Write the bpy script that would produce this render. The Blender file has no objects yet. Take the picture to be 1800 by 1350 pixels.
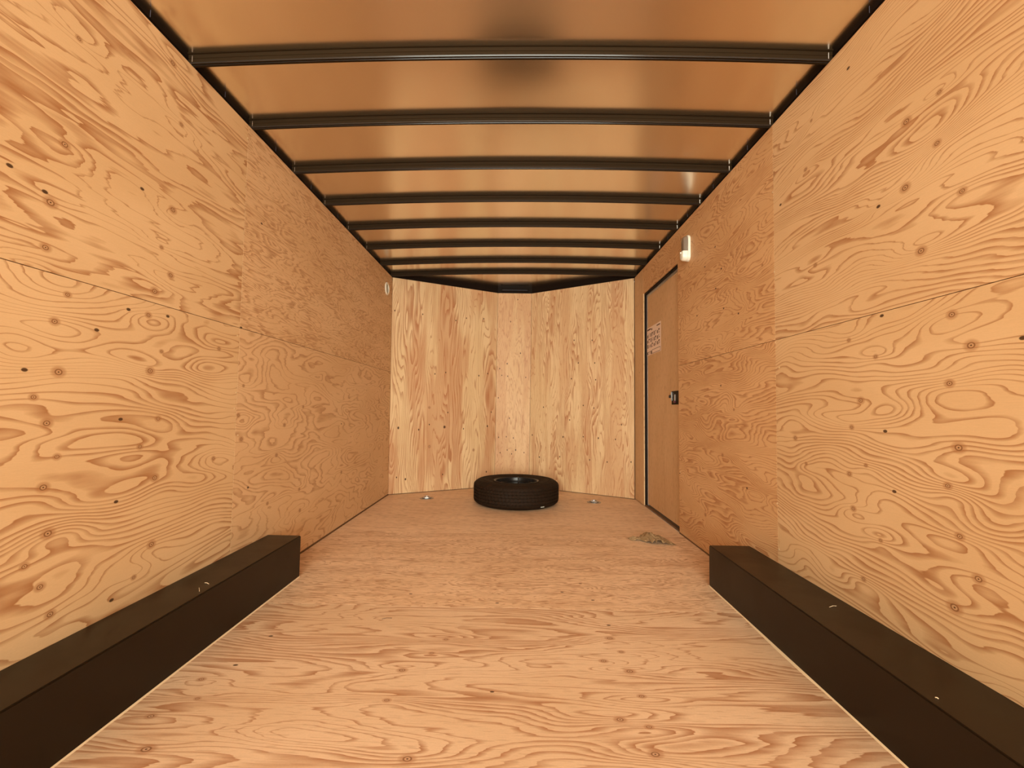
import bpy, bmesh, math, random
from mathutils import Vector, Matrix, noise
S = bpy.context.scene
COL = S.collection
PI = math.pi

# ------------------------------------------------------------------ camera
F = 820.0                                  # focal length in pixels of a 1800 px wide frame
ROLL = 0.015818
def vnorm(v): return v.normalized()
AX = vnorm(Vector((8, -43.5, F)))          # trailer axis in camera coordinates (x right, y up, z forward)
UP = Vector((math.sin(ROLL), math.cos(ROLL), 0)); EZ = vnorm(UP - AX * UP.dot(AX))
EX = Vector((EZ.y*AX.z-EZ.z*AX.y, EZ.z*AX.x-EZ.x*AX.z, EZ.x*AX.y-EZ.y*AX.x))
H = 0.8715                                 # camera height over the trailer floor (m)
def ray(px, py):
    c = Vector((px-900, 675-py, F)); r = Vector((c.dot(EX), c.dot(AX), c.dot(EZ))); return r / r.y
CAMLOC = Vector((0, 0, H))
cam = bpy.data.cameras.new('camera'); cam.sensor_width = 36; cam.lens = 36*F/1800
cam.clip_start = 0.02
camo = bpy.data.objects.new('camera', cam); COL.objects.link(camo)
cx, cy, cb = Vector((EX.x, AX.x, EZ.x)), Vector((EX.y, AX.y, EZ.y)), -Vector((EX.z, AX.z, EZ.z))
camo.matrix_world = Matrix(((cx.x, cy.x, cb.x, 0), (cx.y, cy.y, cb.y, 0), (cx.z, cy.z, cb.z, H), (0, 0, 0, 1)))
S.camera = camo

# ------------------------------------------------------------------ light: daylight through the open rear of the trailer
W = bpy.data.worlds.new('daylight'); S.world = W; W.use_nodes = True
bg = W.node_tree.nodes['Background']; bg.inputs[0].default_value = (1.0, 0.985, 0.855, 1); bg.inputs[1].default_value = 9
# unseen bright patch added behind the open rear to lift the nose wall
_t = W.node_tree; _c = _t.nodes.new('ShaderNodeTexCoord'); _s = _t.nodes.new('ShaderNodeSeparateXYZ'); _m = _t.nodes.new('ShaderNodeMapRange')
_m.interpolation_type = 'SMOOTHSTEP'; _m.inputs[1].default_value = -.80; _m.inputs[2].default_value = -.985; _m.inputs[3].default_value = 6.5; _m.inputs[4].default_value = 22
_t.links.new(_c.outputs['Generated'], _s.inputs[0]); _t.links.new(_s.outputs[1], _m.inputs[0]); _t.links.new(_m.outputs[0], bg.inputs[1])
S.view_settings.view_transform = 'Standard'; S.view_settings.look = 'None'
S.view_settings.gamma = 1; S.view_settings.use_curve_mapping = False
S.view_settings.exposure = -0.10
REAR = -2.2
pl = bpy.data.lights.new('daylight_portal', 'AREA'); pl.shape = 'RECTANGLE'; pl.size = 2.4; pl.size_y = 2.15
pl.cycles.is_portal = True
plo = bpy.data.objects.new('daylight_portal', pl); COL.objects.link(plo)
plo.location = (-0.04, REAR-0.02, 1.1); plo.rotation_euler = (PI/2, 0, 0)     # faces +Y, into the trailer

# ------------------------------------------------------------------ back-projection on the trailer's planes
D = 4.6511
def P3(r, y): return CAMLOC + r*y
TL, BL, TR, BR = [P3(ray(*p), D) for p in ((690, 488), (682, 870), (1116, 488), (1117, 878))]
BL.z = BR.z = 0
def on_plane(px, p0, n, off=0.0):
    r = ray(*px); t = ((p0 + n*off) - CAMLOC).dot(n) / r.dot(n); return CAMLOC + r*t
NL = vnorm(Vector((0, 1, 0)).cross(TL-BL)); NL = NL if NL.x > 0 else -NL       # normals into the room
NR = vnorm(Vector((0, 1, 0)).cross(TR-BR)); NR = NR if NR.x < 0 else -NR
NF = Vector((0, 0, 1))
def onL(x, y, off=0): return on_plane((x, y), BL, NL, off)
def onR(x, y, off=0): return on_plane((x, y), BR, NR, off)
def onF(x, y, off=0): return on_plane((x, y), Vector((0, 0, 0)), NF, off)
def wallpt(side, y, z, off=0.0):
    b, t, n = (BL, TL, NL) if side == 'L' else (BR, TR, NR)
    k = z / t.z; p = b.lerp(t, k); return Vector((p.x, y, z)) + n*off
# V nose
YC = D*1.128
vl = Vector((0, 0, 0)) + P3(ray(872, 700), YC); vr = P3(ray(932, 700), YC)
VL0 = Vector((vl.x, YC, 0)); VR0 = Vector((vr.x, YC, 0))
ZT = (TL.z + TR.z)/2
dVl, dVr = vnorm(VL0-BL), vnorm(BR-VR0)
NVL = vnorm((VL0-BL).cross(Vector((0, 0, 1)))); NVL = NVL if NVL.y < 0 else -NVL
NVR = vnorm((VR0-BR).cross(Vector((0, 0, 1)))); NVR = NVR if NVR.y < 0 else -NVR

# ------------------------------------------------------------------ node helper
class NB:
    def __init__(s, name):
        s.m = bpy.data.materials.new(name); s.m.use_nodes = True; s.t = s.m.node_tree
        s.b = s.t.nodes['Principled BSDF']
    def set(s, sock, v):
        if isinstance(v, bpy.types.NodeSocket): s.t.links.new(v, sock)
        else: sock.default_value = v
    def n(s, typ, ins, out=0, **kw):
        nd = s.t.nodes.new(typ)
        for k, v in kw.items(): setattr(nd, k, v)
        for k, v in ins.items(): s.set(nd.inputs[k], v)
        return nd.outputs[out]
    def M(s, op, a, b=0.0, c=0.0, clamp=False):
        return s.n('ShaderNodeMath', {0: a, 1: b, 2: c}, operation=op, use_clamp=clamp)
    def V(s, op, a, b, out=0): return s.n('ShaderNodeVectorMath', {0: a, 1: b}, out, operation=op)
    def mapping(s, v, loc, sc, rot=(0, 0, 0)):
        return s.n('ShaderNodeMapping', {0: v, 1: loc, 2: rot, 3: sc})
    def noise(s, v, scale=1, detail=2, rough=.5, dist=0, dim='2D'):
        return s.n('ShaderNodeTexNoise', {'Vector': v, 'Scale': scale, 'Detail': detail, 'Roughness': rough, 'Distortion': dist}, noise_dimensions=dim)
    def ramp(s, v, a, b, c=0, d=1, smooth=True):
        return s.n('ShaderNodeMapRange', {0: v, 1: a, 2: b, 3: c, 4: d}, interpolation_type='SMOOTHSTEP' if smooth else 'LINEAR', clamp=True)
    def mix(s, f, a, b, bt='MIX'):
        return s.n('ShaderNodeMix', {0: f, 6: a, 7: b}, 2, data_type='RGBA', blend_type=bt)

def rgb(r, g, b):
    f = lambda c: ((c/255+.055)/1.055)**2.4 if c > 10 else c/255/12.92
    return (f(r), f(g), f(b), 1)

def plywood(name, light, dark, seed, su=2.2, sv=7, K=7, grad=0, jag=.2, thr=(.45, .9), amt=1.0, knots=(), ovals=(),
            dots=(), fibre=.10, stripes=0.0, strip_scale=9, ticks=0.0, rough=.5, field=(.10, .045), tick_scale=(14, 160), kamp=1.0, pw=.85):
    """rotary cut plywood face: contour lines of a stretched height field, bent round knots. UV is in metres, u along the grain"""
    N = NB(name)
    uv = N.n('ShaderNodeUVMap', {}, uv_map='UVMap')
    s = (seed*7.13 % 19) + 2
    Pm = N.mapping(uv, (s, s*1.7, 0), (su, sv, 1))
    n1 = N.noise(Pm, 1, 1.6, .42, .25)
    n2 = N.noise(N.mapping(uv, (s, 3-s, 0), (su*2.5, sv*9, 1)), 1, 2, .5)
    Fv = N.M('MULTIPLY', n1, K)
    Fv = N.M('MULTIPLY_ADD', n2, jag*2, Fv)
    if grad:
        y = N.n('ShaderNodeSeparateXYZ', {0: uv}, 1); Fv = N.M('MULTIPLY_ADD', y, grad, Fv)
    core = None
    for i, k in enumerate(knots):
        u, v = k[0], k[1]; sz = k[2] if len(k) > 2 else 1.0
        ru, rv = field[0]*sz, field[1]*sz
        q = N.mapping(uv, (-u/ru, -v/rv, 0), (1/ru, 1/rv, 1))
        d2 = N.V('DOT_PRODUCT', q, q, 1)
        e = N.M('POWER', .3679, d2)
        yq = N.V('DOT_PRODUCT', q, (0, 1, 0), 1)
        A = 3.0*kamp; B = (1.1, -1.4, .5, -.8)[i % 4]*kamp
        Fv = N.M('MULTIPLY_ADD', N.M('MULTIPLY_ADD', yq, A, B), e, Fv)
        cr = .0042*sz*(.8+.5*((i*37) % 11)/11)
        qc = N.mapping(uv, (-u/(cr*1.35), -v/cr, 0), (1/(cr*1.35), 1/cr, 1))
        c = N.V('DOT_PRODUCT', qc, qc, 1)
        core = c if core is None else N.M('MINIMUM', core, c)
    for (u, v, ru, rv, A) in ovals:
        q = N.mapping(uv, (-u/ru, -v/rv, 0), (1/ru, 1/rv, 1))
        Fv = N.M('MULTIPLY_ADD', N.M('POWER', .3679, N.V('DOT_PRODUCT', q, q, 1)), A, Fv)
    t = N.M('FRACT', Fv)
    n3 = N.noise(N.mapping(uv, (3*s, s, 0), (su*.9, sv*.8, 1)), 1, 1, .5)
    th = N.ramp(n3, .35, .65, thr[0], thr[1])
    L = N.M('DIVIDE', N.M('SUBTRACT', t, th), N.M('SUBTRACT', 1.0, th), clamp=True)
    L = N.M('POWER', L, pw)
    fall = N.ramp(t, .955, 1.0, 1, 0)
    L = N.M('MULTIPLY', L, fall)
    n4 = N.noise(N.mapping(uv, (s, 5*s, 0), (su*4, sv*5, 1)), 1, 2, .5)
    L = N.M('MULTIPLY', L, N.ramp(n4, .3, .6, .6*amt, amt))
    n5 = N.noise(N.mapping(uv, (s+9, s, 0), (1.3, 3.2, 1)), 1, 2, .5)
    l2 = N.mix(N.ramp(n5, .3, .7), tuple(c*k for c, k in zip(light[:3], (.93, .90, .86)))+(1,), light)
    col = N.mix(L, l2, dark)
    if stripes:
        n6 = N.noise(N.mapping(uv, (s, 2*s, 0), (.5, strip_scale, 1)), 1, 2, .6)
        col = N.mix(N.M('MULTIPLY', N.ramp(n6, .46, .58), stripes), col, tuple(c*k for c, k in zip(dark[:3], (1.15, 1.0, .9)))+(1,))
    # fine fibre streaks
    n7 = N.noise(N.mapping(uv, (s, s, 0), (22, 420, 1)), 1, 2, .6)
    n8 = N.noise(N.mapping(uv, (s, s, 0), (160, 300, 1)), 1, 1, .5)
    fb = N.M('ADD', N.M('MULTIPLY_ADD', n7, fibre*2, 1-fibre), N.M('MULTIPLY_ADD', n8, fibre, -fibre*.5))
    cc = N.n('ShaderNodeCombineXYZ', {0: fb, 1: fb, 2: fb})
    col = N.mix(1.0, col, cc, 'MULTIPLY')
    if ticks:
        n9 = N.noise(N.mapping(uv, (s, s*3, 0), (tick_scale[0], tick_scale[1], 1)), 1, 1, .5)
        col = N.mix(N.M('MULTIPLY', N.ramp(n9, .60, .72), ticks), col, tuple(c*.8 for c in dark[:3])+(1,))
    if core is not None:
        ring = N.M('MULTIPLY', N.ramp(core, 1.2, 3.2), 1.0)
        col = N.mix(N.M('MULTIPLY', N.M('SUBTRACT', 1, N.ramp(core, 3.0, 14.0)), .55), col, dark)
        col = N.mix(N.M('SUBTRACT', 1, N.ramp(core, 1.6, 3.2)), col, tuple(c*.62 for c in dark[:3])+(1,))
        col = N.mix(N.M('SUBTRACT', 1, N.ramp(core, .7, 1.4)), col, tuple((a_+b_)/2 for a_, b_ in zip(dark[:3], light[:3]))+(1,))
        col = N.mix(N.M('SUBTRACT', 1, N.ramp(core, .05, .25)), col, tuple(c*.3 for c in dark[:3])+(1,))
    dc = None
    for d in dots:
        r = .0052*(d[2] if len(d) > 2 else 1.0)
        q = N.mapping(uv, (-d[0]/(r*1.7), -d[1]/r, 0), (1/(r*1.7), 1/r, 1))
        d2 = N.V('DOT_PRODUCT', q, q, 1); dc = d2 if dc is None else N.M('MINIMUM', dc, d2)
    if dc is not None:
        col = N.mix(N.M('MULTIPLY', N.M('SUBTRACT', 1, N.ramp(dc, .5, 1.3)), .95), col, tuple(c*.16 for c in dark[:3])+(1,))
    N.set(N.b.inputs['Base Color'], col)
    N.set(N.b.inputs['Roughness'], rough)
    N.b.inputs['Specular IOR Level'].default_value = .25
    bump = N.n('ShaderNodeBump', {'Strength': .12, 'Distance': .0006, 'Height': n7}); N.set(N.b.inputs['Normal'], bump)
    return N.m

def plain(name, col, rough=.5, metal=0.0, spec=.5, var=.0, vs=12, bumpd=0.0, **kw):
    N = NB(name)
    co = N.n('ShaderNodeTexCoord', {}, 3)
    nz = N.noise(co, vs, 3, .55, 0, '3D')
    lo = tuple(c*(1-var) for c in col[:3])+(1,); hi = tuple(min(1, c*(1+var)) for c in col[:3])+(1,)
    N.set(N.b.inputs['Base Color'], N.mix(nz, lo, hi))
    N.set(N.b.inputs['Roughness'], N.ramp(nz, .3, .7, rough*.9, rough*1.1))
    N.b.inputs['Metallic'].default_value = metal; N.b.inputs['Specular IOR Level'].default_value = spec
    for k, v in kw.items(): N.b.inputs[k].default_value = v
    if bumpd: N.set(N.b.inputs['Normal'], N.n('ShaderNodeBump', {'Strength': .5, 'Distance': bumpd, 'Height': nz}))
    return N.m

# ------------------------------------------------------------------ object helpers
def new_obj(name, bm, mat, parent=None, smooth=False, angle=.6):
    me = bpy.data.meshes.new(name); bmesh.ops.recalc_face_normals(bm, faces=bm.faces); bm.to_mesh(me); bm.free()
    if mat: me.materials.append(mat)
    if smooth:
        for p in me.polygons: p.use_smooth = True
        me.set_sharp_from_angle(angle=angle)
    o = bpy.data.objects.new(name, me); COL.objects.link(o)
    if parent:
        o.parent = parent; o.matrix_parent_inverse = Matrix.Translation(-parent.location) if False else Matrix.Identity(4)
    return o
def tag(o, label=None, cat=None, group=None, kind=None):
    if label: o['label'] = label
    if cat: o['category'] = cat
    if group: o['group'] = group
    if kind: o['kind'] = kind
    return o
def empty(name, loc, rz=0, **kw):
    o = bpy.data.objects.new(name, None); COL.objects.link(o); o.location = loc; o.rotation_euler = (0, 0, rz); o.empty_display_size = .1
    return tag(o, **kw)
def bm_box(bm, a, b, bevel=0.0):
    vs = [bm.verts.new((x, y, z)) for x in (a[0], b[0]) for y in (a[1], b[1]) for z in (a[2], b[2])]
    fs = [bm.faces.new([vs[i] for i in f]) for f in ((0, 1, 3, 2), (4, 6, 7, 5), (0, 4, 5, 1), (2, 3, 7, 6), (0, 2, 6, 4), (1, 5, 7, 3))]
    if bevel:
        es = list({e for f in fs for e in f.edges}); bmesh.ops.bevel(bm, geom=es, offset=bevel, segments=2, affect='EDGES', profile=.5)
    return bm
def bm_prism(bm, pts, n, th):
    """closed polygon pts (front face), extruded by -n*th"""
    f = [bm.verts.new(p) for p in pts]; b = [bm.verts.new(Vector(p) - n*th) for p in pts]
    bm.faces.new(f); bm.faces.new(b[::-1]); k = len(pts)
    for i in range(k): bm.faces.new((f[i], b[i], b[(i+1) % k], f[(i+1) % k]))
    return bm
def tube(bm, pts, r, seg=10, closed=False):
    rings = []; k = len(pts)
    for i, p in enumerate(pts):
        p = Vector(p)
        if closed: d = Vector(pts[(i+1) % k])-Vector(pts[i-1])
        else: d = Vector(pts[min(i+1, k-1)])-Vector(pts[max(i-1, 0)])
        d.normalize(); a = d.orthogonal().normalized() if i == 0 else (prev - d*prev.dot(d)).normalized(); prev = a; b = d.cross(a)
        rings.append([bm.verts.new(p+(a*math.cos(t)+b*math.sin(t))*r) for t in [2*PI*j/seg for j in range(seg)]])
    for i in range(k if closed else k-1):
        A, B = rings[i], rings[(i+1) % k]
        for j in range(seg): bm.faces.new((A[j], A[(j+1) % seg], B[(j+1) % seg], B[j]))
    if not closed: bm.faces.new(rings[0][::-1]); bm.faces.new(rings[-1])
    return bm
def lathe(bm, prof, seg=64, closed=True, disp=None):
    rings = []
    for i in range(seg):
        a = 2*PI*i/seg; row = []
        for j, (r, z) in enumerate(prof):
            if disp: r, z = disp(i, j, r, z)
            row.append(bm.verts.new((r*math.cos(a), r*math.sin(a), z)))
        rings.append(row)
    m = len(prof)
    for i in range(seg):
        A, B = rings[i], rings[(i+1) % seg]
        for j in range(m if closed else m-1): bm.faces.new((A[j], B[j], B[(j+1) % m], A[(j+1) % m]))
    return bm
def uvmap(o, fn):
    me = o.data; uv = me.uv_layers.new(name='UVMap')
    for lp in me.loops: uv.data[lp.index].uv = fn(me.vertices[lp.vertex_index].co)

# ------------------------------------------------------------------ materials
black = plain('black_paint', (.010, .006, .004, 1), .5, 0, .06, .15, 4)
bead = plain('glossy_bead', (.02, .015, .012, 1), .16, 0, .35, .1)
slitm = plain('bluish_grey', (.05, .05, .07, 1), .4, 0, .2, .1)
black_gloss = plain('black_bow_paint', (.022, .013, .006, 1), .5, 0, .04, .1, 4)
boxpaint = plain('wheel_box_paint', (.011, .0055, .0018, 1), .34, 0, .22, .25, 6)
darkwood = plain('dark_framing', (.16, .085, .04, 1), .7, 0, .2, .2, 8)
rubber = plain('tyre_rubber', (.019, .010, .005, 1), .7, 0, .10, .35, 30, .0003)
rimmat = plain('rim_steel', (.010, .009, .009, 1), .3, 0, .35, .1)
chrome = plain('bare_metal', (.75, .72, .68, 1), .25, 1, .5, .08)
alum = plain('door_aluminium', (.62, .60, .58, 1), .38, .9, .5, .08)
white = plain('white_plastic', (.80, .76, .64, 1), .35, 0, .5, .03)
greyp = plain('grey_grille', (.42, .45, .40, 1), .5, 0, .4, .08)
paperm = plain('kraft_paper', (.30, .19, .095, 1), .8, 0, .15, .22, 60)
screwm = plain('brass_screw', (.75, .60, .38, 1), .35, .6, .5, .1)
shav = plain('pale_shaving', (.72, .56, .36, 1), .7, 0, .2, .1)
ink = plain('label_ink', (.10, .055, .035, 1), .6, 0, .2, .1)
stick = plain('label_paper', (.85, .66, .55, 1), .5, 0, .3, .04)
def lens_mat():
    N = NB('frosted_lens'); b = N.b
    b.inputs['Base Color'].default_value = (.50, .42, .34, 1); b.inputs['Transmission Weight'].default_value = .75
    b.inputs['Roughness'].default_value = .28; return N.m
lens = lens_mat()
def roof_mat():
    N = NB('roof_aluminium')
    co = N.n('ShaderNodeTexCoord', {}, 3)
    nz = N.noise(N.mapping(co, (0, 0, 0), (.9, 2.4, 1)), 1, 1.5, .4, 0, '3D')
    b = N.b; b.inputs['Metallic'].default_value = 1; b.inputs['Base Color'].default_value = (.90, .84, .73, 1)
    b.inputs['Roughness'].default_value = .21
    N.set(b.inputs['Normal'], N.n('ShaderNodeBump', {'Strength': .5, 'Distance': .010, 'Height': nz}))
    return N.m
roofm = roof_mat()

LIGHT = (.72, .49, .27, 1); DARK = (.375, .16, .058, 1)
def uvL(co): return (co.y, co.z)
def uvX(co): return (co.x, co.y)
def uvZ(co): return (co.z, co.x)
def uvZy(co): return (co.z, co.y)
def kL(lst, fn=onL, u=uvL): return [tuple(u(fn(k[0], k[1])))+tuple(k[2:]) for k in lst]

def sheet(parent, pts, n, mat, uvf, th=.009, name='plywood_sheet'):
    bm = bmesh.new(); bm_prism(bm, pts, n, th); o = new_obj(name, bm, mat, parent); uvmap(o, uvf); return o

# ------------------------------------------------------------------ floor
G = .0012
floor = bmesh.new(); bm_box(floor, (-1.36, REAR, -.05), (1.30, YC+.12, -.0125))
floor = new_obj('floor', floor, darkwood); tag(floor, kind='structure')
FL = (.80, .555, .36, 1); FD = (.38, .165, .072, 1)
fk_near = kL([(784, 1124), (759, 1148, .8), (707, 1178), (680, 1231), (716, 1334, 1.3), (1072, 1122), (1092, 1146), (1061, 1162), (1107, 1180), (1128, 1224),
              (1090, 1265), (1141, 1278, 1.1), (1152, 1326, 1.3), (354, 1194, .8), (347, 1228, .8), (265, 1259), (257, 1317, 1.2)], onF, uvX)
def ov(fn, u, px, py, ru, rv, A): a = u(fn(px, py)); return (a[0], a[1], ru, rv, A)
fo_near = [ov(onF, uvX, 900, 1255, .22, .05, 1.6), ov(onF, uvX, 1270, 1180, .17, .045, -2.2), ov(onF, uvX, 560, 1300, .2, .04, 1.4), ov(onF, uvX, 1250, 1300, .2, .04, 1.5)]
mf1 = plywood('floor_plywood_near', tuple(c*.90 for c in FL[:3])+(1,), FD, 1, 1.1, 6, 13, 24, .35, (.18, .8), 1.0, fk_near, fo_near,
              kL([(865, 1216, .8), (476, 1118), (414, 1169), (1070, 1099)], onF, uvX), .10, 0, 9, .25, field=(.11, .03))
mf2 = plywood('floor_plywood_middle', FL, FD, 4, 2.6, 18, 13, 20, .5, (.32, .78), 1.0, (), (), kL([(1020, 1026), (988, 1041), (1042, 1055), (722, 1044), (874, 1060)], onF, uvX), .12, 0, 9, .55)
mf3 = plywood('floor_plywood_front', tuple(c*1.0 for c in FL[:3])+(1,), FD, 6, 3.0, 18, 4, 8, .5, (.5, .9), .55, (), (), kL([(960, 958), (970, 978, 1.2), (700, 990)], onF, uvX), .12, 0, 9, .6)
ys = [REAR, 0.868, 2.090, 3.312]
def fx(side): return (BL.x if side == 'L' else BR.x)
for i, m in enumerate((mf2, mf1, mf2, mf3)):
    y0 = ys[i]+G
    if i < 3:
        y1 = ys[i+1]-G; pts = [(fx('L')-.006, y0, 0), (fx('R')+.006, y0, 0), (fx('R')+.006, y1, 0), (fx('L')-.006, y1, 0)]
    else:
        pts = [(fx('L')-.006, y0, 0), (fx('R')+.006, y0, 0), (fx('R')+.006, D, 0), (VR0.x, YC+.01, 0), (VL0.x, YC+.01, 0), (fx('L')-.006, D, 0)]
    sheet(floor, [Vector(p) for p in pts], NF, m, uvX, .012)

# ------------------------------------------------------------------ left wall
ZS = 1.219
YSL = onL(421, 580).y
ROOFT = .034                                # roof sits this much above the top of the plywood
lk_up = kL([(139, 68, .9), (114, 254, 1.1), (89, 356, 1.1), (80, 435, 1.2), (49, 472), (304, 369), (284, 435, .8), (300, 484), (272, 512), (319, 219, .9), (304, 111)])
lk_lo = kL([(119, 518), (96, 565), (103, 654, 1.1), (59, 698), (82, 744, 1.1), (261, 554, .8), (284, 618, .8), (385, 613, .8), (264, 652), (278, 736), (246, 785, .8),
            (100, 803), (76, 857, 1.2), (84, 938, 1.1), (70, 1032, 1.2), (88, 1080), (272, 840), (375, 806), (43, 996, .8), (266, 957), (235, 1015, .8)])
lo_ov = [ov(onL, uvL, 222, 626, .17, .055, 3.2), ov(onL, uvL, 357, 652, .13, .04, 2.6), ov(onL, uvL, 218, 867, .2, .055, 3.2), ov(onL, uvL, 346, 852, .14, .05, 2.8),
         ov(onL, uvL, 20, 615, .08, .06, 2.0)]
up_ov = [ov(onL, uvL, 150, 160, .22, .06, 1.7), ov(onL, uvL, 230, 390, .15, .05, 1.5), ov(onL, uvL, 340, 440, .18, .05, 1.8), ov(onL, uvL, 345, 300, .2, .04, -1.5)]
mLnu = plywood('wall_plywood_left_rear_upper', LIGHT, DARK, 11, 1.5, 6, 9, 9, .48, (.10, .85), 1.0, lk_up, up_ov, kL([(79, 337), (250, 332), (17, 291)]), .05, field=(.10, .04))
mLnl = plywood('wall_plywood_left_rear_lower', LIGHT, DARK, 12, 1.4, 4.8, 15, 30, .20, (.40, .84), 1.0, lk_lo, lo_ov, kL([(226, 544), (295, 556), (170, 580), (212, 737), (204, 882), (196, 1055), (43, 650)]), .05, field=(.12, .05))
L2 = (.71, .47, .26, 1); D2 = (.38, .17, .068, 1)
mLfu = plywood('wall_plywood_left_front_upper', L2, D2, 13, 3.0, 14, 9, 6, .6, (.3, .75), .85, (), (), kL([(460, 393), (424, 576), (451, 586)]), .07, 0, 9, .18)
mLfl = plywood('wall_plywood_left_front_lower', L2, D2, 15, 2.2, 7, 10, 12, .25, (.5, .85), .8, kL([(428, 678, .9), (419, 730), (424, 772), (533, 715), (500, 747), (486, 800, .8), (526, 860), (470, 885, .8), (527, 897, .8), (600, 830, 1.2)]), (),
              kL([(600, 745), (436, 857), (645, 838)]), .07, field=(.10, .045))
wl = bmesh.new()
bm_prism(wl, [wallpt('L', REAR, -.02, -.0105), wallpt('L', D+.03, -.02, -.0105), wallpt('L', D+.03, TL.z, -.0105), wallpt('L', REAR, TL.z, -.0105)], NL, .03)
wl = new_obj('wall_left', wl, darkwood); tag(wl, kind='structure')
def wsheet(side, parent, y0, y1, z0, z1, mat, uvf, y0b=None, y1b=None):
    n = NL if side == 'L' else NR
    y0b = y0 if y0b is None else y0b; y1b = y1 if y1b is None else y1b
    tz = TL.z if side == 'L' else TR.z
    # lean: the panel joints tilt very slightly
    pts = [wallpt(side, y0b, z0), wallpt(side, y1b, z0), wallpt(side, y1, z1), wallpt(side, y0, z1)]
    return sheet(parent, pts, n, mat, uvf)
yst, ysb = onL(437, 225).y, onL(405, 950).y
def ysl(z): return ysb + (yst-ysb)*(z/TL.z)
wsheet('L', wl, REAR, ysl(TL.z)-G, ZS+G, TL.z, mLnu, uvL, REAR, ysl(ZS)-G)
wsheet('L', wl, REAR, ysl(ZS)-G, .010, ZS-G, mLnl, uvL, REAR, ysl(0)-G)
wsheet('L', wl, ysl(TL.z)+G, D+.008, ZS+G, TL.z, mLfu, uvL, ysl(ZS)+G, D+.008)
wsheet('L', wl, ysl(ZS)+G, D+.008, .010, ZS-G, mLfl, uvL, ysl(0)+G, D+.008)

# ------------------------------------------------------------------ right wall with door opening
ZSR = (onR(1362, 599).z + onR(1790, 483).z)/2
yrt, yrb = onR(1358, 225).y, onR(1367, 955).y
def ysr(z): return yrb + (yrt-yrb)*(z/TR.z)
dn = onR(1193, 700).y                      # near edge of the door
df = onR(1131.5, 700).y                    # far edge of the door
dz = onR(1190, 463).z                      # top of the door
ystrip = onR(1130.5, 495).y
rk_up = kL([(1426, 212, .7), (1416, 298, .8), (1591, 330, 1.1), (1691, 336, 1.1), (1651, 162, .7), (1593, 214), (1647, 252), (1433, 466, .8), (1619, 441), (1544, 363, .5)], onR)
rk_lo = kL([(1492, 598, .9), (1673, 553, 1.1), (1707, 607, 1.1), (1669, 674, 1.2), (1539, 627, .7), (1513, 704, .9), (1497, 751, .9), (1685, 787, 1.2), (1398, 770, .8), (1417, 815, .7),
            (1493, 833, .8), (1522, 818, .8), (1666, 854, .9), (1500, 894, .8), (1687, 943, 1.1), (1720, 1018, 1.1), (1678, 1068, 1.2), (1518, 1018, .9), (1548, 950, .6)], onR)
ro_lo = [ov(onR, uvL, 1557, 728, .15, .042, 3.6), ov(onR, uvL, 1439, 726, .15, .035, 2.6), ov(onR, uvL, 1680, 887, .07, .05, -2.4), ov(onR, uvL, 1459, 998, .16, .05, 3.2), ov(onR, uvL, 1510, 850, .09, .04, 2.2),
         ov(onR, uvL, 1770, 770, .08, .05, 1.5)]
ro_up = [ov(onR, uvL, 1626, 230, .16, .05, 3.4), ov(onR, uvL, 1500, 320, .14, .03, 1.2), ov(onR, uvL, 1700, 400, .2, .03, 1.4)]
mRnu = plywood('wall_plywood_right_rear_upper', (.71, .48, .265, 1), DARK, 21, 1.6, 7, 12, 60, .25, (.40, .8), 1.0, rk_up, ro_up, kL([(1544, 363), (1372, 360), (1491, 120)], onR), .05, field=(.10, .035))
mRnl = plywood('wall_plywood_right_rear_lower', LIGHT, DARK, 22, 1.5, 4.8, 15, 40, .20, (.42, .82), 1.0, rk_lo, ro_lo, kL([(1550, 555), (1556, 758), (1572, 864), (1798, 594)], onR), .05, field=(.11, .042))
L3 = (.69, .425, .215, 1); D3 = (.40, .165, .06, 1)
mRfu = plywood('wall_plywood_right_front_upper', L3, D3, 23, 2.4, 9, 14, 40, .35, (.35, .75), 1.0, kL([(1340, 466, .8), (1295, 508, .7)], onR), [ov(onR, uvL, 1330, 450, .14, .05, 3)],
              kL([(1257, 434), (1239, 469), (1268, 472), (1225, 555), (1258, 507), (1272, 542), (1298, 551)], onR), .07, field=(.08, .035))
mRfl = plywood('wall_plywood_right_front_lower', L3, D3, 24, 2.1, 8, 15, 60, .3, (.25, .7), 1.0, kL([(1290, 720, .9), (1270, 800, 1.0), (1240, 905, .9)], onR), [ov(onR, uvL, 1290, 770, .2, .07, 3.5), ov(onR, uvL, 1230, 640, .2, .03, 2)],
              kL([(1267, 678), (1313, 858), (1195, 832)], onR), .07, field=(.10, .045))
mDoor = plywood('door_plywood', (.64, .41, .22, 1), (.40, .19, .085, 1), 25, 1.3, 22, 3, 10, .3, (.7, .95), .35, (), (), (), .10, 0, 9, .38, tick_scale=(20, 130))
mStrip = plywood('strip_plywood', (.66, .43, .23, 1), (.42, .20, .09, 1), 26, 1.3, 22, 3, 10, .3, (.7, .95), .4, (), (), kL([(1128, 560), (1127, 605), (1124, 655)], onR, uvZy), .10, 0, 9, .35, tick_scale=(20, 130))
wr = bmesh.new()
_ = 0
def rb(y0, y1, z0, z1): bm_prism(wr, [wallpt('R', y0, z0, -.0105), wallpt('R', y1, z0, -.0105), wallpt('R', y1, z1, -.0105), wallpt('R', y0, z1, -.0105)], NR, .045)
rb(REAR, dn, -.02, TR.z); rb(dn, df, dz, TR.z); rb(df, D+.03, -.02, TR.z)
wr = new_obj('wall_right', wr, darkwood); tag(wr, kind='structure')
wsheet('R', wr, REAR, ysr(TR.z)-G, ZSR+G, TR.z, mRnu, uvL, REAR, ysr(ZSR)-G)
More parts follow.
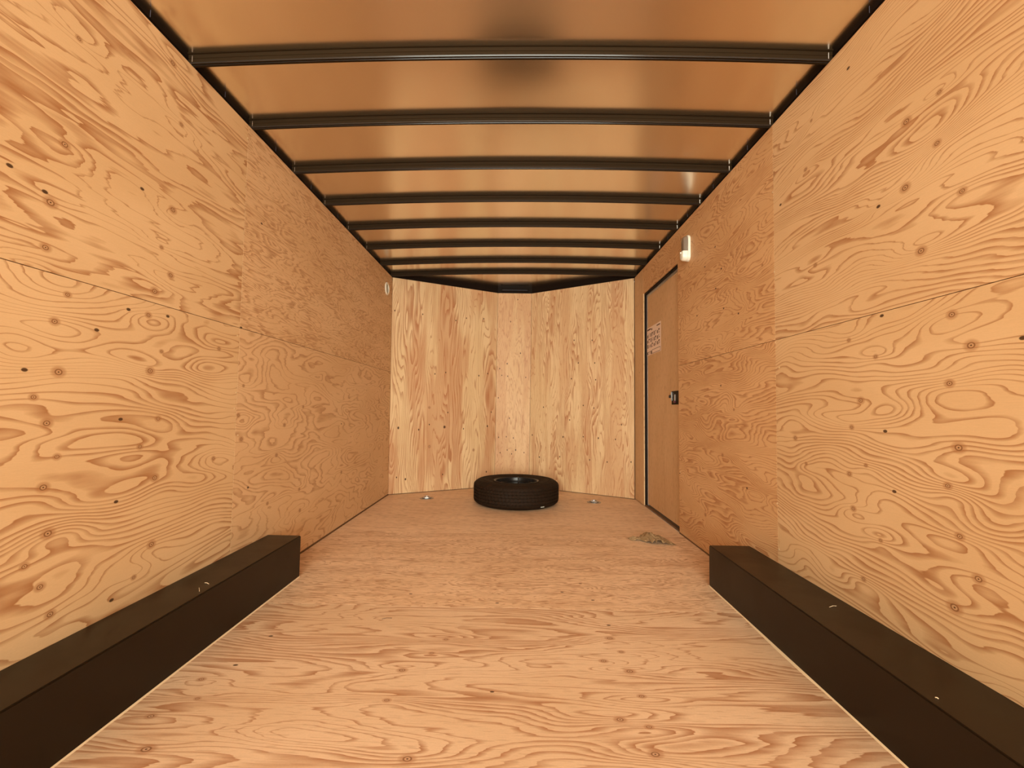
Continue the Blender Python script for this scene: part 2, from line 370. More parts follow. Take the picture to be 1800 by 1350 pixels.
wsheet('R', wr, REAR, ysr(ZSR)-G, .006, ZSR-G, mRnl, uvL, REAR, ysr(0)-G)
o = [wallpt('R', ysr(ZSR)+G, ZSR+G), wallpt('R', dn, ZSR+G), wallpt('R', dn, dz), wallpt('R', df, dz), wallpt('R', ystrip-G, dz), wallpt('R', ystrip-G, TR.z), wallpt('R', ysr(TR.z)+G, TR.z)]
o.pop(3); sheet(wr, o, NR, mRfu, uvL)
wsheet('R', wr, ysr(ZSR)+G, dn, .006, ZSR-G, mRfl, uvL, ysr(0)+G, dn)
s1 = [wallpt('R', df, .006), wallpt('R', D+.008, .006), wallpt('R', D+.008, TR.z), wallpt('R', ystrip+G, TR.z), wallpt('R', ystrip+G, dz), wallpt('R', df, dz)]
sheet(wr, s1, NR, mStrip, uvZy)

# ------------------------------------------------------------------ V nose front wall
NC = Vector((0, -1, 0))
def onV(n, p0): return lambda x, y: on_plane((x, y), p0, n)
onVL, onVR, onVC = onV(NVL, VL0), onV(NVR, VR0), onV(NC, VL0)
z3 = lambda pts: [(680+a/3.2152, 480+b/3.2152)+tuple(c) for a, b, *c in pts]
dVL = kL(z3([(65, 875, 1.6), (180, 885, 1.2), (325, 870, 1.8), (433, 880), (568, 865, 1.4), (590, 786), (345, 788), (272, 570), (333, 562), (520, 580, 1.2), (570, 568), (105, 1165, 1.4), (55, 1155), (315, 1138), (562, 1123, 1.2), (390, 268), (450, 255), (548, 258), (45, 212), (203, 233), (240, 856)]), onVL, uvZ)
dVR = kL(z3([(1043, 597), (1180, 603), (885, 758), (1110, 748), (1170, 763), (996, 926, 1.3), (1110, 925), (1195, 933, 1.2), (1292, 940), (822, 915), (862, 1040, 1.2), (977, 1038), (1245, 1068), (1146, 1056), (1326, 857), (1033, 830), (1058, 380), (1160, 380), (1082, 508), (1175, 508), (1380, 1068)]), onVR, uvZ)
dVC = kL(z3([(680, 512, 1.2), (650, 578), (683, 583), (638, 540), (630, 705), (693, 820), (715, 932), (632, 928), (675, 925), (680, 1000), (728, 1000, 1.3), (775, 1015), (640, 1015), (705, 1022), (755, 453, 1.2), (700, 275), (740, 150), (785, 590)]), onVC, uvZ)
VD = (.37, .155, .065, 1)
mVL = plywood('front_plywood_left', (.70, .50, .285, 1), VD, 31, .9, 6.5, 13, 40, .3, (.30, .8), 1.0, kL(z3([(240, 760, 1.2), (490, 1000, 1.1), (240, 980), (330, 870, 1.0)]), onVL, uvZ), (), dVL, .06, .42, 4.5, 0, field=(.22, .05))
mVR = plywood('front_plywood_right', (.69, .49, .28, 1), VD, 32, 1.2, 9, 14, 50, .35, (.3, .8), 1.0, (), (), dVR, .06, .30, 8, .15)
mVC = plywood('front_plywood_centre', (.68, .455, .25, 1), VD, 33, 2.2, 14, 9, 8, .4, (.5, .9), .7, (), (), dVC, .07, .25, 6, .2)
ctl, ctr = VL0.copy(), VR0.copy(); ctl.z = ctr.z = ZT-.012
wf = bmesh.new()
for a, b, n in ((BL+Vector((-.02, 0, 0)), VL0, NVL), (VL0, VR0, NC), (VR0, BR+Vector((.02, 0, 0)), NVR)):
    zz = Vector((0, 0, TL.z)); lo = Vector((0, 0, -.02))
    e_ = (b-a).normalized()*.04; a, b = a-e_, b+e_
    bm_prism(wf, [a+lo-n*.011, b+lo-n*.011, b+zz-n*.011, a+zz-n*.011], n, .05)
wf = new_obj('wall_front', wf, darkwood); tag(wf, kind='structure')
def up_corner(b, d, x, z): p = b + d*((x-b.x)/d.x); return Vector((p.x, p.y, z))
def vs(a, b, at, bt, n, m):
    d = (b-a).normalized()*.0015; zl = Vector((0, 0, .006))
    sheet(wf, [a+d+zl, b-d+zl, bt-d, at+d], n, m, uvZ)
vs(BL+Vector((.001, 0, 0)), VL0, up_corner(BL, dVl, TL.x+.004, TL.z), ctl, NVL, mVL)
vs(VL0, VR0, ctl, ctr, NC, mVC)
vs(VR0, up_corner(BR, dVr, BR.x-.008, 0), ctr, up_corner(BR, dVr, TR.x-.006, TR.z-.003), NVR, mVR)

# ------------------------------------------------------------------ roof skin (arched), rails, header
def ztop(x):                                # height of the plywood top at this x (the roof leans a little)
    return TL.z + (TR.z-TL.z)*(x-TL.x)/(TR.x-TL.x)
def arch(x):
    c = (TL.x+TR.x)/2; w = (TR.x-TL.x)/2; return max(0, 1-((x-c)/w)**2)
RISE = .026
def zroof(x): return ztop(x)+ROOFT+RISE*arch(x)
bm = bmesh.new(); nx = 48; X0, X1 = TL.x-.03, TR.x+.03
rowsy = [REAR, D, YC+.05]; g = []
for y in [REAR+(YC+.05-REAR)*j/60 for j in range(61)]:
    g.append([bm.verts.new((X0+(X1-X0)*i/nx, y, zroof(X0+(X1-X0)*i/nx))) for i in range(nx+1)])
for j in range(60):
    for i in range(nx): bm.faces.new((g[j][i], g[j][i+1], g[j+1][i+1], g[j+1][i]))
lid = [[bm.verts.new(v.co+Vector((0, 0, .012))) for v in r] for r in g]
for j in range(60):
    for i in range(nx): bm.faces.new((lid[j][i], lid[j+1][i], lid[j+1][i+1], lid[j][i+1]))
for i in range(nx): bm.faces.new((g[0][i], lid[0][i], lid[0][i+1], g[0][i+1])); bm.faces.new((g[60][i+1], lid[60][i+1], lid[60][i], g[60][i]))
for j in range(60): bm.faces.new((g[j][0], g[j+1][0], lid[j+1][0], lid[j][0])); bm.faces.new((g[j+1][nx], g[j][nx], lid[j][nx], lid[j+1][nx]))
ceiling = new_obj('ceiling', bm, roofm, smooth=True); tag(ceiling, kind='structure')

for k, (side, n, T) in enumerate((('L', NL, TL), ('R', NR, TR))):
    bm = bmesh.new(); zt = T.z
    # folded steel rail: vertical web behind the plywood, small lip under the roof
    sx = -1 if side == 'L' else 1
    prof = [(-.010, -.05), (-.010, .012), (-.004, .016), (-.004, ROOFT+.001), (-.032, ROOFT+.001), (-.032, -.05)]
    r0 = [bm.verts.new((T.x - sx*(a), REAR, zt+b)) for a, b in prof]; r1 = [bm.verts.new((T.x - sx*(a), D+.02, zt+b)) for a, b in prof]
    m = len(prof)
    for i in range(m): bm.faces.new((r0[i], r0[(i+1) % m], r1[(i+1) % m], r1[i]))
    bm.faces.new(r0); bm.faces.new(r1[::-1])
    rail = new_obj('trim_%d' % (k+1), bm, black); tag(rail, kind='structure')
    if k == 0: railL = rail
    else: railR = rail
# front header following the V
hd = bmesh.new()
def hpts(n, off, z): return [p + n0*off for p, n0 in z]
base = [(BL+dVl*((TL.x-BL.x)/dVl.x), NVL), (VL0, (NVL+NC).normalized()), (VR0, (NVR+NC).normalized()), (BR+dVr*((TR.x+.01-BR.x)/dVr.x), NVR)]
fr = [b[0]+b[1]*-.004 for b in base]; bk = [b[0]-b[1]*.03 for b in base]
def cols(pts, nseg=12):
    out = []
    for i in range(3):
        for j in range(nseg + (1 if i == 2 else 0)): out.append(pts[i].lerp(pts[i+1], j/nseg))
    return out
F_, B_ = cols(fr), cols(bk)
rows = []
for a, b in zip(F_, B_):
    zl = ztop(a.x)-.03; zu = zroof(a.x)+.002
    rows.append([hd.verts.new((a.x, a.y, zl)), hd.verts.new((a.x, a.y, zu)), hd.verts.new((b.x, b.y, zu)), hd.verts.new((b.x, b.y, zl))])
for a, b in zip(rows, rows[1:]):
    for i in range(4): hd.faces.new((a[i], a[(i+1) % 4], b[(i+1) % 4], b[i]))
hd.faces.new(rows[0]); hd.faces.new(rows[-1][::-1])
header = new_obj('trim_3', hd, black); tag(header, kind='structure')
# small light housing at the header centre; bluish strip paints in its slot's reflection
bm = bmesh.new(); zc = ztop(VL0.x)+.01
bm_box(bm, (VL0.x+.035, YC-.022, zc-.004), (VR0.x-.035, YC+.0, zc+.028), .004)
new_obj('light_housing', bm, black, header)
bm = bmesh.new(); bm_box(bm, (VL0.x+.05, YC-.0245, zc+.010), (VR0.x-.05, YC-.021, zc+.013)); new_obj('slot_reflection', bm, slitm, header)

# ------------------------------------------------------------------ roof bows
ybow = [P3(ray(900, y), 1) for y in (108, 221.5, 300.5, 357.5, 402.5, 437.5, 464, 486.5)]
def bow_y(py):                               # bottom edge of the bow at mid width -> depth
    r = ray(905, py); zb = zroof(0)-.034 - H; return zb / r.z
BY = [bow_y(y) for y in (108, 220, 299, 356, 400, 434.5, 462.5, 485.5)]
print('bow depths', [round(b, 3) for b in BY])
bx0, bx1 = TL.x-.008, TR.x+.008
W2 = .030
# hat profile (dy towards front, dz below roof): rear flange, rear web with a crease, flat bottom with two ribs, front web, front flange
prof = [(-.006, 0), (-.006, -.002), (0, -.003), (.001, -.016), (.0035, -.0175), (.004, -.030), (.0065, -.034), (.012, -.034), (.0135, -.031), (.0155, -.031), (.017, -.034), (.027, -.034), (.030, -.030), (.031, -.003), (.045, -.002), (.045, 0)]
def bow_mesh():
    bm = bmesh.new(); rings = []; n = 40
    for i in range(n+1):
        x = bx0+(bx1-bx0)*i/n; rings.append([bm.verts.new((x, a-.024, zroof(x)+b-.0004)) for a, b in prof])
    m = len(prof)
    for A, B in zip(rings, rings[1:]):
        for j in range(m): bm.faces.new((A[j], A[(j+1) % m], B[(j+1) % m], B[j]))
    bm.faces.new(rings[0]); bm.faces.new(rings[-1][::-1])
    bm.faces.ensure_lookup_table()
    for k in range(n):
        for j in (5, 9): bm.faces[k*m+j].material_index = 1
    return bm
names = ['black steel roof bow nearest the camera, first under the ceiling', 'second black steel roof bow counted from the camera', 'third black steel roof bow counted from the camera',
         'fourth black steel roof bow counted from the camera', 'fourth black roof bow counted back from the plywood nose wall', 'third black roof bow counted back from the plywood nose wall',
         'second black roof bow counted back from the plywood nose wall', 'black steel roof bow furthest from camera, closest to nose wall']
bow0 = None
for i, y in enumerate(BY):
    if bow0 is None:
        o = new_obj('roof_bow', bow_mesh(), black_gloss, smooth=True, angle=.4); bow0 = o; o.data.materials.append(bead)
    else: o = bow0.copy(); COL.objects.link(o)
    o.location = (0, min(y-.012, D-.034), 0); tag(o, names[i], 'roof beam', 'black steel roof bows across the ceiling')
# small welded tabs on the side rails
for side, T, rail in (('L', TL, railL), ('R', TR, railR)):
    sx = 1 if side == 'L' else -1
    for y in BY[:6]:
        for dy in (-.035, -.24):
            bm = bmesh.new(); x = T.x+sx*.0105
            tube(bm, [(x, y+dy, T.z+.004), (x, y+dy, T.z+.012), (x, y+dy, T.z+.028)], .0012, 6); new_obj('weld_tab', bm, slitm if dy < -.1 else alum, rail)

# ------------------------------------------------------------------ baseboards: thin strips at the foot of the walls
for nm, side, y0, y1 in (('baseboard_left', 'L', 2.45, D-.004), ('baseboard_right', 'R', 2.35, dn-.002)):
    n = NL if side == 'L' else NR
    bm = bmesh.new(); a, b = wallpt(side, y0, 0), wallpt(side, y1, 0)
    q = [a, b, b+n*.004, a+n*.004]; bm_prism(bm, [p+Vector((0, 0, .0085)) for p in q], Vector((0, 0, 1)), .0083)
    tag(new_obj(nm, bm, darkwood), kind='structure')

# ------------------------------------------------------------------ wheel boxes
def wheel_box(side, top_in, bot_in, label):
    p = onF(*bot_in); T = [r for r in (ray(*top_in),)][0]; h = H + T.z*p.y
    w0 = wallpt(side, p.y, 0).x
    bx = p.x; bm = bmesh.new(); y0, y1 = -.25, p.y
    n = NL if side == 'L' else NR
    A, B, Cc, Dd = wallpt(side, 0, 0, .0008), wallpt(side, 0, h, .0008), Vector((bx, 0, h)), Vector((bx, 0, 0))
    v0 = [bm.verts.new((q.x, y0, max(q.z, .0006))) for q in (A, B, Cc, Dd)]; v1 = [bm.verts.new((q.x, y1, max(q.z, .0006))) for q in (A, B, Cc, Dd)]
    for i in range(4): bm.faces.new((v0[i], v0[(i+1) % 4], v1[(i+1) % 4], v1[i]))
    bm.faces.new(v0[::-1]); bm.faces.new(v1)
    bm.edges.ensure_lookup_table()
    es = [e for e in bm.edges if all(abs(v.co.z-h) < 1e-4 for v in e.verts) and all(abs(v.co.x-bx) < 1e-4 for v in e.verts)]
    es += [e for e in bm.edges if all(abs(v.co.y-y1) < 1e-4 for v in e.verts) and not all(v.co.z < .01 for v in e.verts)]
    bmesh.ops.bevel(bm, geom=list(set(es)), offset=.004, segments=3, affect='EDGES')
    ex = new_obj('box_shell', bm, boxpaint, smooth=True)
    root = empty('wheel_box', (0, 0, 0), label=label, cat='wheel box', group='black wheel boxes along the side walls')
    ex.parent = root
    # pale caulk line at the foot and folded hem along the wall
    s = 1 if side == 'L' else -1
    bm = bmesh.new(); N = 60
    for i in range(N):
        a = y0+(y1-y0)*i/N; b = y0+(y1-y0)*(i+1)/N
        wa = .0035+.003*noise.noise(Vector((a*9, 3*s, 0))); wb = .0035+.003*noise.noise(Vector((b*9, 3*s, 0)))
        if side == 'R' and True:
            wa += .007*math.exp(-((a-1.75)/.18)**2); wb += .007*math.exp(-((b-1.75)/.18)**2)
        q = [(bx, a, .0004), (bx+s*wa, a, .0004), (bx+s*wb, b, .0004), (bx, b, .0004), (bx, a, .005), (bx+s*wa*.5, a, .003), (bx+s*wb*.5, b, .003), (bx, b, .005)]
        v = [bm.verts.new(t) for t in q]
        for f in ((0, 1, 5, 4), (1, 2, 6, 5), (4, 5, 6, 7), (2, 3, 7, 6), (0, 4, 7, 3), (0, 3, 2, 1)): bm.faces.new([v[k] for k in f])
    tag(new_obj('caulk_line', bm, shav, root), label='pale rough seam where the box meets the floor')
    print(side, 'box', bx-w0, h, y1)
    return p, h, bx
lb = wheel_box('L', (527, 941), (526.5, 1014), 'long black wheel box on the floor along the left plywood wall')
rbx = wheel_box('R', (1245, 958), (1246.5, 1030), 'long black wheel box on the floor along the right plywood wall')

# ------------------------------------------------------------------ door
door = empty('door_1', wallpt('R', (dn+df)/2, 0), kind='structure'); DO = door.location.copy()
def child(name, bm, mat, parent, **kw):
    for v in bm.verts: v.co -= DO
    return new_obj(name, bm, mat, parent, **kw)
rec = .036
n = NR
def dq(y0, y1, z0, z1, off): return [wallpt('R', y0, z0, off), wallpt('R', y1, z0, off), wallpt('R', y1, z1, off), wallpt('R', y0, z1, off)]
bm = bmesh.new(); bm_prism(bm, dq(dn+.004, df-.040, .028, dz-.042, -rec+.009), n, .012)
dp = child('door_panel', bm, mDoor, door)
uvmap(dp, lambda co: (co.z, co.y+DO.y))
bm = bmesh.new(); bm_prism(bm, dq(dn+.002, df-.012, .014, dz-.018, -rec-.0035), n, .018)
child('door_skin', bm, black, door)
bm = bmesh.new()                            # aluminium edge frame
bm_prism(bm, dq(df-.039, df-.012, .016, dz-.018, -rec+.010), n, .012)
bm_prism(bm, dq(dn+.003, df-.039, dz-.041, dz-.018, -rec+.010), n, .012)
child('edge_frame', bm, alum, door)
bm = bmesh.new()                            # black gasket in the far and top gap, and sill
bm_prism(bm, dq(df-.011, df-.0005, .002, dz-.0005, -.0105), n, .04)
bm_prism(bm, dq(dn+.0005, df-.0115, dz-.0165, dz-.0005, -.0105), n, .04)
child('gasket', bm, black, door)
bm = bmesh.new(); bm_prism(bm, dq(dn+.0005, df-.0115, .0005, .013, -.0105), n, .03); child('threshold', bm, darkwood, door)
# latch
ly0, ly1 = onR(1191.5, 700, -.012).y, onR(1178, 700, -.012).y; lz0, lz1 = onR(1185, 711, -.012).z, onR(1185, 687, -.012).z
latch = bmesh.new(); bm_prism(latch, dq(ly0+.004, ly1, lz0, lz1, -rec+.013), n, .0035); bmesh.ops.bevel(latch, geom=list(latch.edges), offset=.001, segments=1, affect='EDGES')
latch = child('latch', latch, black_gloss, door)
lm = (ly0+ly1)/2
bm = bmesh.new(); bm_prism(bm, dq(lm-.002, lm+.012, (lz0+lz1)/2-.022, (lz0+lz1)/2+.024, -rec+.017), n, .0038); child('slide_bolt', bm, alum, latch)
bm = bmesh.new(); bm_prism(bm, dq(ly1-.004, ly1+.002, lz0+.03, lz1-.005, -rec+.018), n, .006); child('strike_edge', bm, chrome, latch)
bm = bmesh.new(); q = wallpt('R', lm, lz0+.02, -rec+.013); tube(bm, [q, q+n*.006, q+n*.012], .009, 14); child('lock_button', bm, plain('maroon_button', (.10, .02, .03, 1), .4), latch)
bm = bmesh.new(); q = wallpt('R', ly1+.03, (lz0+lz1)/2+.012, -rec+.009); tube(bm, [q, q+n*.014], .012, 14); child('knob', bm, rimmat, latch)

# ------------------------------------------------------------------ safety label on the door (its own thing, flat)
off = -rec+.0098
c4 = [onR(1137.5, 627, off), onR(1162, 615.5, off), onR(1162, 564.5, off), onR(1137.5, 577.5, off)]
lyn, lyf = c4[1].y, c4[0].y; zt_, zb_ = (c4[2].z+c4[3].z)/2, (c4[0].z+c4[1].z)/2
lab = empty('safety_label', wallpt('R', (lyn+lyf)/2, zb_, off), label='printed instruction sheet stuck on the plywood side door', cat='label'); LO = lab.location.copy()
bm = bmesh.new(); bm_prism(bm, dq(lyn, lyf, zb_, zt_, off+.0004), n, .0005)
for v in bm.verts: v.co -= LO
new_obj('paper', bm, stick, lab)
bm = bmesh.new(); rnd = random.Random(4); hh = zt_-zb_; ww = lyf-lyn
def mk(u0, u1, v0, v1):                     # u from the far (left) edge, v from bottom, both 0..1
    bm_prism(bm, dq(lyf-u1*ww, lyf-u0*ww, zb_+v0*hh, zb_+v1*hh, off+.0007), n, .0002)
mk(.03, .30, .90, .955); mk(.33, .40, .86, .93); mk(.72, .95, .90, .94)
for cx_ in range(4):
    u = .04+.235*cx_
    for ry in range(3):
        v = .64-.19*ry
        mk(u, u+.055, v, v+.15*(.6+.4*rnd.random()))
        for k in range(4): mk(u+.08, u+.10+.09*rnd.random(), v+.005+.038*k, v+.018+.038*k); mk(u+.075+.1*rnd.random(), u+.19, v+.024+.038*k, v+.030+.038*k)
        if (cx_+ry) % 2: mk(u+.09, u+.17, v+.10, v+.145)
mk(.02, .08, .03, .13); mk(.10, .24, .105, .125); mk(.10, .2, .05, .065)
mk(.28, .36, .02, .14)
for a in ((.38, .96, .02, .035), (.38, .96, .145, .16), (.38, .395, .02, .16), (.945, .96, .02, .16)): mk(*a)
for v in bm.verts: v.co -= LO
new_obj('printing', bm, ink, lab)

# ------------------------------------------------------------------ interior light on right wall
c = onR(1210.5, 437); n = NR
light = empty('interior_light', c, label='white oval interior lamp with clear lens on right wall above door', cat='lamp')
hz = .092; hy = .037
def stadium(hy, hz, k=20):
    pts = []
    for i in range(k*2):
        a = PI*2*i/(k*2); y = math.cos(a)*hy; z = math.sin(a)*hy + (hz-hy if math.sin(a) >= 0 else -(hz-hy)); pts.append((y, z))
    return pts
vz = vnorm(TR-BR)
def lay(bm, levels, zlo=-9, zhi=9):
    rings = []
    for (sy, sz, o_) in levels:
        rings.append([bm.verts.new(Vector((0, y, 0)) + vz*max(zlo, min(zhi, z)) + n*o_) for y, z in stadium(hy*sy, hz*sz if sz*hz > hy*sy else hy*sy+.0001)])
    for A, B in zip(rings, rings[1:]):
        for i in range(len(A)): bm.faces.new((A[i], A[(i+1) % len(A)], B[(i+1) % len(B)], B[i]))
    bm.faces.new(rings[0]); bm.faces.new(rings[-1][::-1]); return bm
new_obj('mounting_plate', lay(bmesh.new(), [(1, 1, .0005), (1, 1, .012), (.96, .98, .016)]), white, light, smooth=True)
new_obj('lens', lay(bmesh.new(), [(.86, .93, .0165), (.80, .90, .032), (.62, .80, .042), (.35, .58, .045)], -.022, 9), lens, light, smooth=True)
new_obj('switch_housing', lay(bmesh.new(), [(.93, .97, .0165), (.92, .96, .038), (.8, .88, .050), (.5, .7, .055)], -9, -.025), white, light, smooth=True)
bm = bmesh.new(); q = vz*-.034+n*.054+Vector((0, -.006, 0)); tube(bm, [q-n*.004, q+n*.008], .006, 12); new_obj('switch', bm, white, light)

# ------------------------------------------------------------------ round vent high on the left wall
q = onL(680, 507.5); q = wallpt('L', min(q.y, D-.075), q.z, 0)
vent = empty('round_vent', q, label='small round white vent high on left wall beside the nose corner', cat='vent')
Rm = NL.to_track_quat('Z', 'Y').to_matrix()
def lt(prof, seg=40, closed=True):
    bm = lathe(bmesh.new(), prof, seg, closed)
    for v in bm.verts: v.co = Rm @ v.co
    return bm
new_obj('ring', lt([(.063, .0004), (.063, .006), (.058, .010), (.046, .009), (.043, .005), (.043, .0004)]), white, vent, smooth=True)
new_obj('grille', lt([(.0425, .0004), (.0425, .004), (.03, .0045), (.029, .003), (.022, .003), (.021, .0045), (.012, .0045), (.011, .003), (.001, .003), (.001, .0004)]), greyp, vent, smooth=True)

# ------------------------------------------------------------------ spare tyre on the floor
R = .393; HT = .222
tc = onF(907, 899.5); ty = tc.y+R*.945+.0
txc = P3(ray(907, 880), ty).x
tyre = empty('spare_tyre', (txc, ty, 0), label='black spare tyre on steel rim lying flat on the floor', cat='tyre')
grooves = (.055, .082, .113, .140, .167)
half = []
tw0, tw1 = .036, HT-.036
prof = [(.215, .030), (.222, .014), (.25, .006), (.30, .0015), (.34, .004), (.365, .014), (.381, .026)]
z = tw0
seq = [(.389, tw0)]
for gz in grooves:
    seq += [(R, gz-.0045), (R-.008, gz-.0035), (R-.008, gz+.0035), (R, gz+.0045)]
seq += [(.389, tw1)]
prof += seq + [(.381, HT-.026), (.365, HT-.014), (.352, HT-.008), (.350, HT-.0055), (.335, HT-.003), (.318, HT-.001), (.314, HT-.0035), (.308, HT-.0035), (.304, HT-.001), (.28, HT-.004), (.25, HT-.012), (.236, HT-.022), (.231, HT-.020), (.222, HT-.014), (.215, HT-.030), (.21, HT-.05), (.21, .05)]
SEG = 288
def tdisp(i, j, r, z):
    a = i % 4
    if 7 <= j < 7+len(seq) and r > R-.006:
        blk = (j // 4)
        if (i+blk) % 4 == 0: r -= .0045
    elif r > .38 and i % 4 == 0: r -= .003
    return r, z
prof = [(a_*.93 if a_ < .24 else a_, b_) for a_, b_ in prof]
new_obj('rubber_tyre', lathe(bmesh.new(), prof, SEG, True, tdisp), rubber, tyre, smooth=True, angle=.35)
rprof = [(.224, HT-.016), (.2245, HT-.012), (.218, HT-.010), (.206, HT-.018), (.202, HT-.045), (.188, HT-.052), (.186, .12), (.178, .10), (.165, .105), (.14, .128), (.11, .135), (.085, .128), (.0548, .128), (.0548, .122), (.085, .121), (.11, .127), (.14, .120), (.165, .097), (.182, .090), (.190, .05), (.206, .045), (.209, .03), (.218, .016), (.214, .014), (.212, .03), (.2095, .05), (.2095, HT-.05), (.212, HT-.03)]
rim = new_obj('wheel_rim', lathe(bmesh.new(), [(a_*.93, b_) for a_, b_ in rprof], 72), rimmat, tyre, smooth=True)
for k in range(6):
    a = k*PI/3+.2; bm = bmesh.new(); tube(bm, [(.07*math.cos(a)*1.2, .07*math.sin(a)*1.2, .1275), (.07*math.cos(a)*1.2, .07*math.sin(a)*1.2, .1295)], .009, 14); tag(new_obj('lug_hole', bm, black, rim))
for k in range(8):
    a = k*PI/4; bm = bmesh.new(); tube(bm, [(.15*math.cos(a), .15*math.sin(a), .1145), (.15*math.cos(a), .15*math.sin(a), .118)], .012, 14); new_obj('vent_hole', bm, black, rim)
bm = bmesh.new(); a = 1.45; d = Vector((math.cos(a), math.sin(a), 0))
tube(bm, [d*.170+Vector((0, 0, HT-.075)), d*.162+Vector((0, 0, HT-.055)), d*.160+Vector((0, 0, HT-.02)), d*.158+Vector((0, 0, HT-.008))], .0045, 10); new_obj('valve_stem', bm, chrome, tyre)
# raised band of marks on the tread shoulder, where the photo shows a paper mark
bm = bmesh.new(); a = -.98
for k in range(5):
    aa = a+.02*k; d = Vector((math.cos(aa), math.sin(aa), 0)); t_ = Vector((-d.y, d.x, 0)); p = d*(.3815)+Vector((0, 0, .027))
    w = .003; u_ = (Vector((0, 0, 1))*.8-d*.0).normalized()
    bm_prism(bm, [p-t_*w+d*.0075, p+t_*w+d*.0075, p+t_*w+u_*.008+d*.008, p-t_*w+u_*.008+d*.008], d, .004)
new_obj('sidewall_mark', bm, greyp, tyre)

# ------------------------------------------------------------------ floor tie-down rings
panm = plain('zinc_pan', (.40, .33, .26, 1), .5, .7, .3, .1)
def dring(px, py, label, ang, rz):
    c = onF(px, py)
    root = empty('floor_tie_down_ring', (c.x, c.y, 0), rz, label=label, cat='tie-down ring', group='recessed tie-down rings in the floor')
    new_obj('pan', lathe(bmesh.new(), [(.066, .0003), (.066, .0022), (.060, .0032), (.050, .0028), (.046, .0012), (.001, .0010), (.001, .0003)], 40), panm, root, smooth=True)
    new_obj('recess', lathe(bmesh.new(), [(.045, .0013), (.045, .0018), (.001, .0018), (.001, .0013)], 40), rimmat, root)
    bm = bmesh.new(); pts = []
    for i in range(28):
        a = PI*2*i/28; x = .031*math.cos(a); y = .031*math.sin(a)
        if y < -.016: y = -.016
        pts.append((x, (y+.016)*math.cos(ang)-.014, .0068+(y+.016)*math.sin(ang)))
    tube(bm, pts, .0045, 8, True); new_obj("ring", bm, alum, root, smooth=True)
    bm = bmesh.new(); bm_box(bm, (-.017, -.022, .0018), (.017, -.007, .0135), .003); new_obj('bracket', bm, alum, root)
    for x in (-.054, .054):
        bm = bmesh.new(); tube(bm, [(x, 0, .002), (x, 0, .0045)], .0045, 10); new_obj('screw', bm, alum, root)
dring(750, 876, 'steel floor tie-down ring left of the spare tyre', .15, 0.2)
dring(1044, 883, 'steel floor tie-down ring right of the spare tyre', .12, -.5)

# ------------------------------------------------------------------ crumpled brown paper by the door
c = onF(1140, 950)
pp = bmesh.new(); nu, nv = 72, 40; gr = []
for i in range(nu+1):
    row = []
    for j in range(nv+1):
        u = i/nu; v = j/nv - .5
        w = .030+.068*min(1, max(0, (u-.22)/.28))
        x = -.125+.25*u - (v*.07 if u > .6 else v*.02)
        y = v*w*2.0 + .012*math.sin(9*u)*(1-u)
        q = noise.noise(Vector((u*5, v*3+4, 0)))
        body = math.exp(-((u-.56)/.20)**2)
        z = .034*body*max(0, 1-abs(v)*1.5) + .020*body*abs(math.sin(u*30+v*4+3*q)) + .010*abs(noise.noise(Vector((u*16, v*9, 2))))
        z += .014*max(0, 1-abs(u-.15)/.16)*abs(math.cos(v*9+2*u))
        z += .012*max(0, (u-.75)/.25)*(.5+v)
        row.append(pp.verts.new((x, y, z)))
    gr.append(row)
for i in range(nu):
    for j in range(nv): pp.faces.new((gr[i][j], gr[i+1][j], gr[i+1][j+1], gr[i][j+1]))
mn = min(v.co.z for v in pp.verts)
for v in pp.verts: v.co.z -= mn-.0006
paper = new_obj('paper_scrap', pp, paperm, smooth=True, angle=.5); paper.location = (c.x, c.y, 0); paper.rotation_euler = (0, 0, -.05)
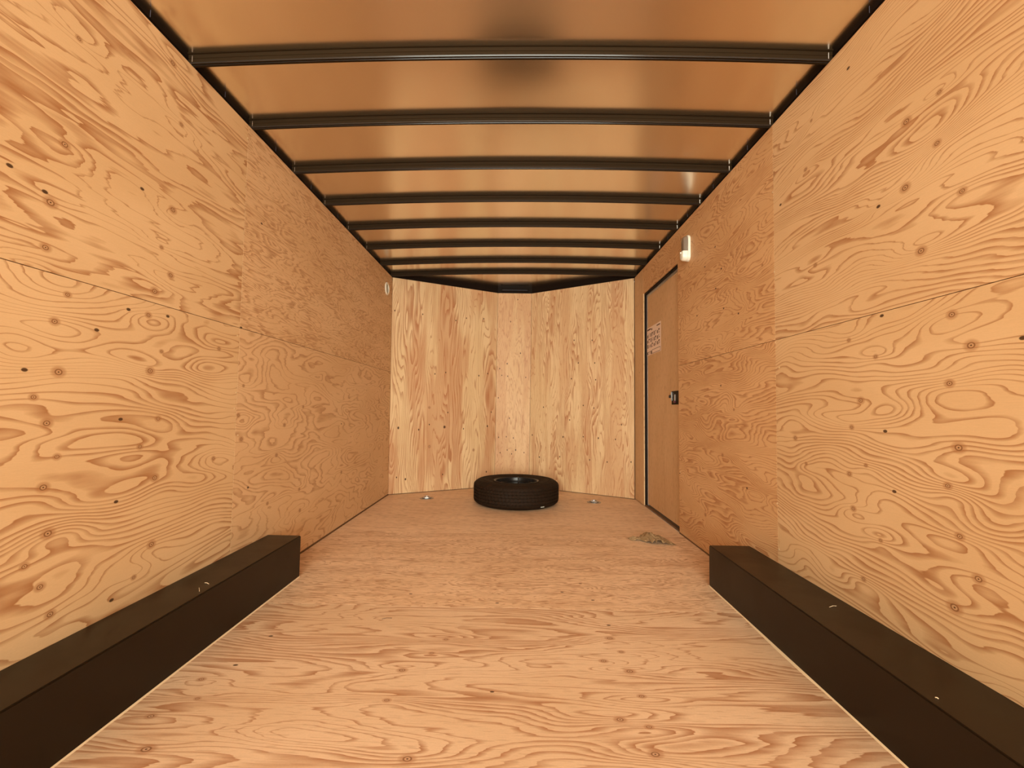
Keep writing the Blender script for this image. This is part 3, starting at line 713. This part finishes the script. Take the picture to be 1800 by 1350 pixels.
sm = paper.modifiers.new('thick', 'SOLIDIFY'); sm.thickness = .0008; sm.offset = 1
tag(paper, 'crumpled brown paper scrap lying on the floor near the side door', 'paper')

# ------------------------------------------------------------------ screws in the wall sheets
def screw(side, px, py, parent):
    p = (onL if side == 'L' else onR)(px, py); nn = NL if side == 'L' else NR
    bm = bmesh.new(); tube(bm, [p-nn*.002, p+nn*.0004, p+nn*.0014], .0042, 12); new_obj('screw', bm, screwm, parent)
for p in ((412, 718), (418, 765), (435, 243), (417, 590), (415, 690)): screw('L', *p, wl)
for p in ((1358, 338), (1361, 478), (1363, 602), (1370, 646), (1366, 885), (1369, 966), (1194.5, 557), (1194.5, 578), (1196, 830)): screw('R', *p, wr)

# ------------------------------------------------------------------ loose wood shavings
def shaving(pts, label, r=.0011, mat=shav, group='wood shavings lying loose'):
    c = Vector(pts[0]); bm = bmesh.new(); tube(bm, [Vector(p)-c for p in pts], r, 5); o = new_obj('wood_shaving', bm, mat); o.location = c
    tag(o, label, 'wood shaving', group)
def on_box(side, px, py):
    h = (lb if side == 'L' else rbx)[1]; return on_plane((px, py), Vector((0, 0, h)), NF)
a, b = on_box('L', 360, 1025), on_box('L', 367, 1027); up = Vector((0, 0, .0014))
shaving([a+up, (a+b)/2+up*2.5, b+up], 'pale wood shaving on top of left black wheel box, farther one')
a, b = on_box('L', 350, 1034), on_box('L', 350.5, 1040); shaving([a+up, (a+b)/2+up*2, b+up], 'pale wood shaving on top edge of left black wheel box, nearer one', .0009)
a, b = on_box('R', 1458, 1068), on_box('R', 1470, 1066); shaving([a+up, (a+b)/2+up*3, b+up], 'thin curled wood shaving on top of right black wheel box, farther one', .0008)
a, b = on_box('R', 1644, 1227), on_box('R', 1650, 1229.5); shaving([a+up, (a+b)/2+up*2, b+up], 'short pale wood chip on top of right black wheel box, nearer one', .0012)
a, b = onF(671, 1089), onF(689, 1087); shaving([a+up, (a+b)/2+up*3, b+up], 'dark wood sliver lying on floor beside left wheel box', .0014, plain('dark_sliver', (.16, .08, .035, 1), .7))
